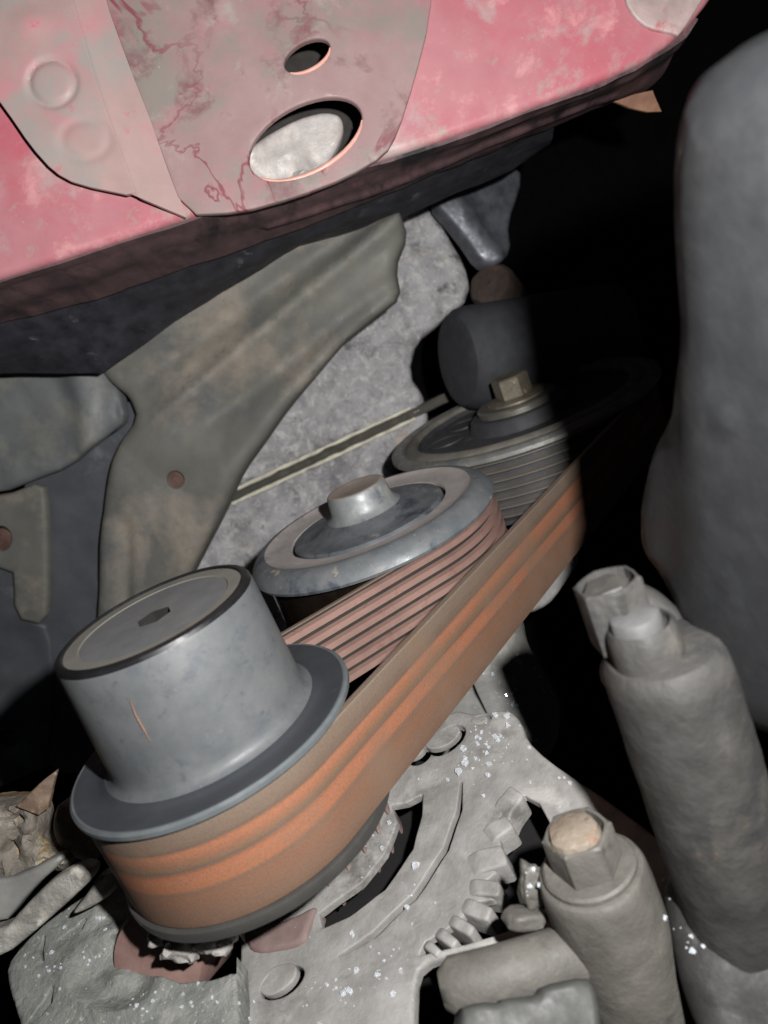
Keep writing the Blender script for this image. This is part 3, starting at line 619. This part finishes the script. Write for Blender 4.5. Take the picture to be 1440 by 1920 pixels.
# rotor vanes seen past the pulley
M_vane = material('pinkish_rotor', alb((150, 128, 124), 215), base2=alb((128, 106, 102), 215), dust=alb((186, 176, 172), 215), dthr=(.62, .72), rough=.7, bump=.4)
for i, (x, y) in enumerate([(716, 1500), (700, 1536), (676, 1572), (646, 1604), (612, 1634)]):
    sheet('vane', PA.off(1.2), ell(x, y, 26, 8, 66 + i * 5, 14), M_vane, alt, thick=9, rnd=1.4, g=2.2, smooth_it=0, nz=.5, nzs=5)
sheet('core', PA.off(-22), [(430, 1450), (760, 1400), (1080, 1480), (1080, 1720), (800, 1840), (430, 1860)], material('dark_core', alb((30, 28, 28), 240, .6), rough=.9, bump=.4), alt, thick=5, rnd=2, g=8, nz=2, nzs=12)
sheet('rib_plate', PA.off(1.4), [(455, 1750), (540, 1720), (596, 1690), (580, 1730), (570, 1770), (470, 1790)], M_vane, alt, thick=5, rnd=1.6, g=2.4, nz=.4, nzs=8)

# lower left bracket plate
PL = Plane.thru((300, 1850, 202), (40, 1850, 214), (300, 1680, 224))
lb = thing('mounting_plate', 'pitted grey mounting plate with a crescent opening at the bottom left', 'plate', PL.hit(250, 1800))
cres = [(231, 1790), (240, 1758), (270, 1738), (330, 1724), (425, 1722), (438, 1740), (441, 1822), (400, 1836), (340, 1842), (285, 1828), (245, 1810)]
def hlb(x, y):
    r = math.hypot((x - 215) / 1.0, (y - 1830) / .78)
    v = -2.4 * math.exp(-((r - 40) / 24) ** 2) + 1.3 * math.exp(-((r - 92) / 16) ** 2)
    v += .35 * mnoise.fractal(Vector((x / 60, y / 60, 9)), 1, 2, 4) + .2 * mnoise.fractal(Vector((x / 14, y / 14, 4)), 1, 2, 2); return v
sheet('plate', PL, [(10, 1812), (40, 1768), (95, 1720), (170, 1668), (260, 1600), (400, 1560), (432, 1600), (436, 1740), (443, 1830), (447, 1900), (462, 2180), (60, 2180), (40, 1930), (14, 1850)], M_alt2, lb,
      holes=[cres, stroke([(160, 1722), (150, 1738), (132, 1752), (112, 1762)], 11), stroke([(98, 1850), (90, 1876), (72, 1900), (55, 1915)], 13), stroke([(82, 1756), (76, 1780), (80, 1800)], 7)],
      thick=6, rnd=1.2, g=2.0, h=hlb, smooth_it=1, hrnd=.6)
M_brn = material('brown_boss', alb((140, 112, 104), 240), base2=alb((112, 86, 80), 240), rough=.7, bump=.3)
lathe('bearing_boss', un(308, 1788, 214), [(-20, 13.5), (2, 13.5), (4, 12.4), (4.6, 10), (4.6, 0)], M_brn, lb, ax=nrm(V(-.2, .1, 1)), n=48)
for (x, y, r) in ((300, 1752, 3.2), (340, 1764, 4.6), (352, 1782, 3.2), (385, 1758, 4.0), (412, 1768, 3.2), (425, 1748, 3.0)):
    blob('casting_lump', un(x, y, 197), (r * .9, r * .8, r * .9), material('pale_lump', alb((190, 186, 180), 228), base2=alb((140, 136, 132), 228), rough=.5, bump=.7, bscale=500, bdist=.001) if r == 3.2 and x == 300 else bpy.data.materials['pale_lump'], lb, nz=.5, sc=2., sub=3)

# corroded clamp and bars at the left
M_cor = material('corroded_metal', alb((132, 124, 112), 240), base2=alb((86, 80, 74), 240), patch=[(alb((170, 140, 84), 240), 50., (.58, .68)), (alb((168, 164, 154), 240), 80., (.57, .68)), (alb((120, 80, 56), 240), 60., (.62, .7))], rough=.7, bump=.9, bscale=350, bdist=.0012, scale=200)
M_bar = material('scaly_bar_metal', alb((150, 148, 140), 240), base2=alb((104, 102, 98), 240), patch=[(alb((186, 182, 172), 240), 90., (.56, .66)), (alb((150, 116, 90), 240), 60., (.64, .72))], rough=.55, bump=.8, bscale=350, bdist=.001, scale=160)
PK = Plane(un(70, 1600, 218), (.05, .1, .98))
def hcor(x, y): return 5 * mnoise.fractal(Vector((x / 38, y / 38, 2)), 1, 2, 4)
cl = thing('corroded_clamp', 'rusty yellowish corroded clamp at the left edge beside the belt', 'clamp', PK.hit(60, 1560))
sheet('clamp_body', PK, [(-300, 1530), (0, 1512), (30, 1505), (60, 1518), (72, 1560), (66, 1582), (90, 1598), (130, 1610), (118, 1640), (70, 1650), (20, 1680), (-300, 1720)], M_cor, cl, thick=9, rnd=3.5, g=2.0, h=hcor)
sheet('clamp_spike', PK.off(2), [(28, 1512), (52, 1490), (82, 1462), (106, 1444), (98, 1476), (90, 1516), (70, 1530)], material('rusty_spike', alb((118, 98, 80), 240), base2=alb((76, 60, 50), 240), patch=(alb((150, 132, 112), 240), 200., (.55, .68)), rough=.7, bump=.8), cl, thick=1.5, rnd=.4, g=1.3, smooth_it=0, nz=1.2, nzs=4)
sheet('clamp_ear', PK.off(-3), [(100, 1512), (118, 1510), (128, 1530), (150, 1552), (175, 1580), (178, 1625), (140, 1622), (105, 1590), (92, 1560)], M_cor, cl, thick=8, rnd=4, g=2, nz=1.4, nzs=8)
b1 = sheet('flat_bar', PK.off(4), [(-300, 1732), (-300, 1660), (0, 1650), (40, 1640), (112, 1602), (118, 1616), (60, 1668), (0, 1742)], material('plain_bar', alb((128, 128, 124), 240), base2=alb((104, 104, 101), 240), rough=.5, bump=.3), None, thick=5, rnd=1.2, g=2.4, smooth_it=1, nz=.4)
tag(b1, 'smooth grey flat bar under the corroded clamp', 'bar')
b2 = sheet('scaly_bar', PK.off(6), [(-300, 1850), (-300, 1770), (0, 1752), (40, 1706), (95, 1650), (150, 1622), (176, 1628), (172, 1650), (130, 1690), (60, 1752), (0, 1800)], M_bar, None, thick=5, rnd=1.4, g=1.8, nz=1.2, nzs=7)
tag(b2, 'scaly pale metal bar between the flat bar and the mounting plate', 'bar')
b3 = sheet('wedge_bar', PK.off(1), [(128, 1720), (160, 1680), (185, 1640), (215, 1640), (220, 1670), (170, 1705)], M_bar, None, thick=5, rnd=1.6, g=2.0, nz=.8, nzs=7)
tag(b3, 'small pale wedge of metal tucked against the left side of the belt', 'wedge')

# engine cover behind the belt
M_cov = material('speckled_cover', alb((112, 112, 108), 290), base2=alb((88, 88, 86), 290), patch=(alb((136, 134, 126), 290), 40., (.55, .7)), dust=alb((160, 158, 152), 290), dthr=(.66, .74), dscale=800, rough=.6, bump=.4, bscale=500)
PV = Plane(un(930, 1300, 292), (-.12, .05, .99))
tc_ = sheet('front_cover', PV, [(700, 1480), (720, 1330), (860, 1190), (960, 1140), (985, 1165), (992, 1215), (1030, 1280), (1062, 1340), (1050, 1420), (1000, 1470), (900, 1520)], M_cov, None, thick=16, rnd=14, g=3, nz=.8, nzs=14, holes=[stroke([(880, 1265), (892, 1300), (912, 1338)], 5)], hrnd=.5)
tag(tc_, 'grey rounded engine cover strewn with glass crumbs behind the belt', 'engine cover')
M_chip = material('chipped_grey', alb((120, 118, 116), 320), base2=alb((96, 95, 94), 320), rough=.7, bump=.6)
tag(sheet('chipped_edge', Plane(un(1040, 1080, 326), (0, 0, 1)), [(1000, 1120), (1080, 1020), (1090, 1050), (1070, 1080), (1050, 1110), (1030, 1135), (1000, 1150), (985, 1150)], M_chip, None, thick=6, rnd=2, g=2.4, nz=1.2, nzs=6), 'rough chipped grey edge peeking out under the belt', 'bracket')

# ------------------------------------------------------------------ bolts at the lower right, parallel to the shafts
M_boss = material('sandy_grey_boss', alb((142, 138, 130), 165), base2=alb((116, 113, 107), 165), patch=[(alb((160, 154, 144), 165), 60., (.55, .7)), (alb((104, 102, 98), 165), 90., (.6, .7))], dust=alb((172, 168, 160), 165), dthr=(.66, .76), dscale=700, rough=.65, bump=.6, bscale=600, bdist=.0005, scale=120)
M_stud = material('rusty_white_tip', alb((214, 200, 180), 155), base2=alb((170, 152, 134), 155), patch=[(alb((200, 160, 134), 155), 160., (.6, .7)), (alb((128, 116, 104), 155), 220., (.6, .7))], rough=.45, bump=.7, bscale=500, bdist=.0008)
mb = thing('mounting_bolt', 'large hex bolt with rusty pale tip in a round boss at lower right', 'bolt', un(1130, 1650, 165))
CB = un(1106, 1628, 166)
lathe('boss', CB, [(-40, 11), (-38, 12.2)] + [(-36 + 2 * k, 12.2 - .03 * k) for k in range(16)] + [(-3, 11.5), (-1.0, 11.3), (-.3, 10.9), (0, 10.3), (0, 4)], M_boss, mb, n=80, wob=.25, rough_=.08)
lathe('washer', CB, [(0, 9.9), (1.0, 9.9), (1.5, 9.3), (1.5, 5)], M_boss, mb, n=48, wob=.3)
hexprism('nut', CB, 1.4, 10.0, 7.4, M_boss, mb, ch=.7, rot=.15, hole=6.0)
lathe('tip', CB - .5 * U + .5 * W, [(6, 5.6), (9.8, 5.5), (11.0, 5.0), (11.5, 3.8), (11.7, 0)], M_stud, mb, n=40, wob=.5)
# split washer end with glass stuck to it
blob('washer_lug', un(996, 1662, 173), (2.6, 5.0, 2.6), M_boss, mb, nz=.35, sc=3., sub=4)
blob('washer_lug', un(985, 1722, 172), (4.5, 2.2, 3), M_boss, mb, nz=.3, sc=3., sub=3)
# horizontal tube
tb = thing('clamp_tube', 'short grey horizontal tube joined to the big bolt boss, bottom right', 'tube', un(960, 1820, 168))
tube('tube_body', [un(828, 1856, 165), un(850, 1850, 165), un(930, 1832, 165), un(1020, 1806, 166), (un(1110, 1780, 170))], [3.6, 5.6, 5.9, 6.0, 6.2], M_boss, tb, n=32, nz=.35)
# bottom connector
M_con = material('grey_connector_plastic', alb((112, 113, 110), 155, .8), base2=alb((96, 97, 95), 155, .8), rough=.6, bump=.12, spec=.3)
PN = Plane(un(1000, 1900, 152), (.0, .55, .83))
cn = thing('connector', 'plain grey plastic connector block with a notch along the bottom edge', 'connector', PN.hit(1000, 1905))
sheet('connector_body', PN, [(858, 1892), (900, 1878), (938, 1880), (942, 1872), (1010, 1866), (1020, 1846), (1100, 1830), (1118, 1850), (1130, 1900), (1140, 2180), (850, 2180)], M_con, cn, thick=14, rnd=1.6, g=3, smooth_it=1)
# post with two bolts on the right
M_post = material('dusty_post', alb((118, 115, 111), 148, .68), base2=alb((86, 84, 82), 148, .68), patch=[(alb((136, 131, 122), 148, .8), 50., (.55, .68)), (alb((70, 70, 72), 148, .8), 70., (.52, .68)), (alb((176, 140, 116), 148), 120., (.66, .74))], dust=alb((140, 135, 128), 148, .85), dthr=(.66, .76), dscale=600, rough=.7, bump=.6, bscale=500, bdist=.0006, scale=100)
ps = thing('mounting_post', 'dusty grey mounting post with two bolt ends beside the dark cover', 'post', un(1260, 1350, 150))
CP = un(1238, 1212, 144)
lathe('post', CP, [(-100, 11.6), (-78, 11.6)] + [(-76 + 2 * k, 11.6) for k in range(35)] + [(-5, 11.4), (-2, 11.0), (-.5, 10), (0, 8.5), (0, 0)], M_post, ps, n=96, wob=.3, rough_=.1)
CB2 = un(1198, 1168, 141)
lathe('bolt_boss', CB2, [(-14, 6.6), (-4, 6.4), (-1, 6.2), (0, 5.6), (-.2, 5.2), (-1.4, 5.0), (-1.4, 0)], M_post, ps, n=40, wob=.3)
lathe('bolt_tip', CB2 - .6 * U + .2 * W, [(-2, 4.5), (1.0, 4.5), (1.9, 4.2), (2.3, 3.4), (2.4, 0)], material('bolt_tip_steel', alb((158, 156, 156), 140), base2=alb((128, 127, 128), 140), rough=.5, bump=.5, bscale=400), ps, n=40, wob=.3)
CB3 = un(1146, 1120, 146)
nt_ = hexprism('nut', CB3, -9, 3.4, 6.3, M_post, ps, ch=.6, rot=.5, hole=5.3)
lathe('nut_bolt_end', CB3 - .5 * U + .3 * W, [(-2, 4.4), (2.4, 4.4), (3.2, 3.9), (3.3, 0)], M_post, nt_, n=6, sharp=20)
PW = Plane(un(1270, 1200, 149), (-.1, .3, .94))
sheet('web', PW, [(1160, 1090), (1205, 1082), (1240, 1100), (1300, 1150), (1352, 1200), (1388, 1246), (1395, 1300), (1240, 1310), (1150, 1280), (1140, 1238), (1160, 1200)], M_post, ps, thick=8, rnd=4, g=2.4, nz=.8, nzs=7)
# low rubble-covered ledge at the foot of the post
tag(sheet('dusty_ledge', Plane(un(1340, 1740, 158), (-.35, .45, .82)), [(1236, 1650), (1290, 1620), (1350, 1640), (1400, 1625), (1490, 1660), (1560, 1800), (1520, 2000), (1340, 2000), (1290, 1900), (1262, 1800)], material('ledge_dust', alb((84, 82, 79), 158, .8), base2=alb((54, 53, 52), 158, .8), patch=(alb((110, 107, 102), 158), 90., (.6, .7)), rough=.7, bump=.6), None, thick=8, rnd=6, g=2.6, nz=1.6, nzs=8),
    'dusty grey ledge with glass crumbs at the foot of the post', 'ledge')

# ------------------------------------------------------------------ big dark plastic cover on the right
M_pl = material('dark_satin_cover', alb((104, 106, 110), 112, .75), base2=alb((96, 98, 102), 112, .75), patch=(alb((112, 112, 112), 112, .75), 40., (.55, .7)), rough=.55, bump=.35, bscale=700, bdist=.0003, spec=.3)
PX = Plane.thru((1300, 400, 106), (1400, 1330, 142), (1430, 500, 100))
def hpl(x, y):
    v = .12 * mnoise.fractal(Vector((x / 80, y / 80, 8)), 1, 2, 2)
    for (cx, cy, r, q) in dimples: v += q * math.exp(-(((x - cx) / r) ** 2 + ((y - cy) / (r * 1.4)) ** 2))
    v -= 5 * sstep(0, 150, 1320 - x) * sstep(700, 860, y)
    return v
dimples = [(1362, 790, 13, .9)] + [(random.gauss(1345, 30), random.uniform(800, 1150), random.uniform(5, 9), random.uniform(-.12, .28)) for _ in range(60)]
rc = sheet('dark_cover', PX, [(1640, 30), (1384, 78), (1299, 104), (1239, 142), (1207, 195), (1194, 300), (1195, 420), (1204, 520), (1216, 640), (1200, 730), (1162, 815), (1130, 880), (1116, 960), (1120, 1040), (1144, 1092), (1192, 1150), (1239, 1205), (1272, 1255), (1304, 1330), (1354, 1400), (1640, 1500)], M_pl, None,
           thick=14, rnd=12, g=2.0, h=hpl)
tag(rc, 'large smooth dark grey plastic cover along the right edge', 'cover')

# ------------------------------------------------------------------ crumbs of broken glass lying on the castings
from mathutils.bvhtree import BVHTree
bpy.context.view_layer.update()
dg = bpy.context.evaluated_depsgraph_get()
M_glass = bpy.data.materials.new('clear_glass'); M_glass.use_nodes = True
gb = M_glass.node_tree.nodes['Principled BSDF']; gb.inputs['Base Color'].default_value = (.86, .9, .95, 1); gb.inputs['Roughness'].default_value = .08
gb.inputs['Transmission Weight'].default_value = .68; gb.inputs['IOR'].default_value = 1.5
gv = []; gf = []
def crumb(P, N, r):
    u = nrm(np.cross(N, np.random.randn(3))); v = np.cross(N, u); k = len(gv); n = random.choice((4, 5, 5, 6))
    for lv, s in ((0, 1.0), (.7, random.uniform(.6, .95))):
        for i in range(n):
            t = 2 * math.pi * (i + random.uniform(-.3, .3)) / n; q = r * s * random.uniform(.7, 1.15)
            gv.append(P + q * (math.cos(t) * u + math.sin(t) * v) + N * (r * (lv * random.uniform(.8, 1.4)) - .1))
    for i in range(n): j = (i + 1) % n; gf.append((k + i, k + j, k + n + j, k + n + i))
    gf.append([k + n + i for i in range(n)]); gf.append([k + i for i in range(n)][::-1])
zones = [((960, 1290), 60, 60, 55, 1.0), ((920, 1390), 75, 45, 60, 1.0), ((870, 1440), 60, 40, 24, 1.1), ((690, 1830), 90, 70, 40, .9), ((620, 1880), 130, 40, 24, .8), ((690, 1560), 70, 110, 40, .8), ((760, 1640), 40, 60, 10, 1.3),
         ((340, 1770), 70, 40, 16, .9), ((120, 1800), 80, 80, 40, .55), ((320, 1880), 110, 40, 50, .6), ((210, 1720), 60, 50, 24, .6), ((1320, 1750), 50, 40, 26, .9), ((1000, 1650), 18, 40, 10, .8), ((1245, 1690), 14, 60, 6, .8), ((1040, 1480), 60, 40, 10, .8), ((950, 1340), 30, 14, 10, 1.0)]
OKN = ('front_housing', 'front_cover', 'plate', 'fin', 'stud', 'dusty_ledge', 'boss', 'washer_lug', 'casting_lump', 'vane', 'rib_plate', 'scaly_bar')
for (c, sx, sy, n, r) in zones:
    for _ in range(int(n * .8)):
        x, y = random.gauss(c[0], sx * .6), random.gauss(c[1], sy * .6)
        d = Vector((x - 720, 960 - y, -F)).normalized()
        hit, P, N, idx, ob, mt = scn.ray_cast(dg, Vector((0, 0, 0)), d, distance=1.0)
        if hit and ob.name.split('.')[0] in OKN:
            Nn = np.array(N); Nn = Nn if Nn @ np.array(d) < 0 else -Nn
            crumb(np.array(P) / MM, Nn, r * random.choice((.3, .4, .5, .8, 1.1, 1.4)) * .8)
gl = mesh('glass_crumbs', gv, gf, M_glass, None, smooth=False)
tag(gl, 'tiny clear crumbs of broken glass strewn over the castings', 'glass', kind='stuff')
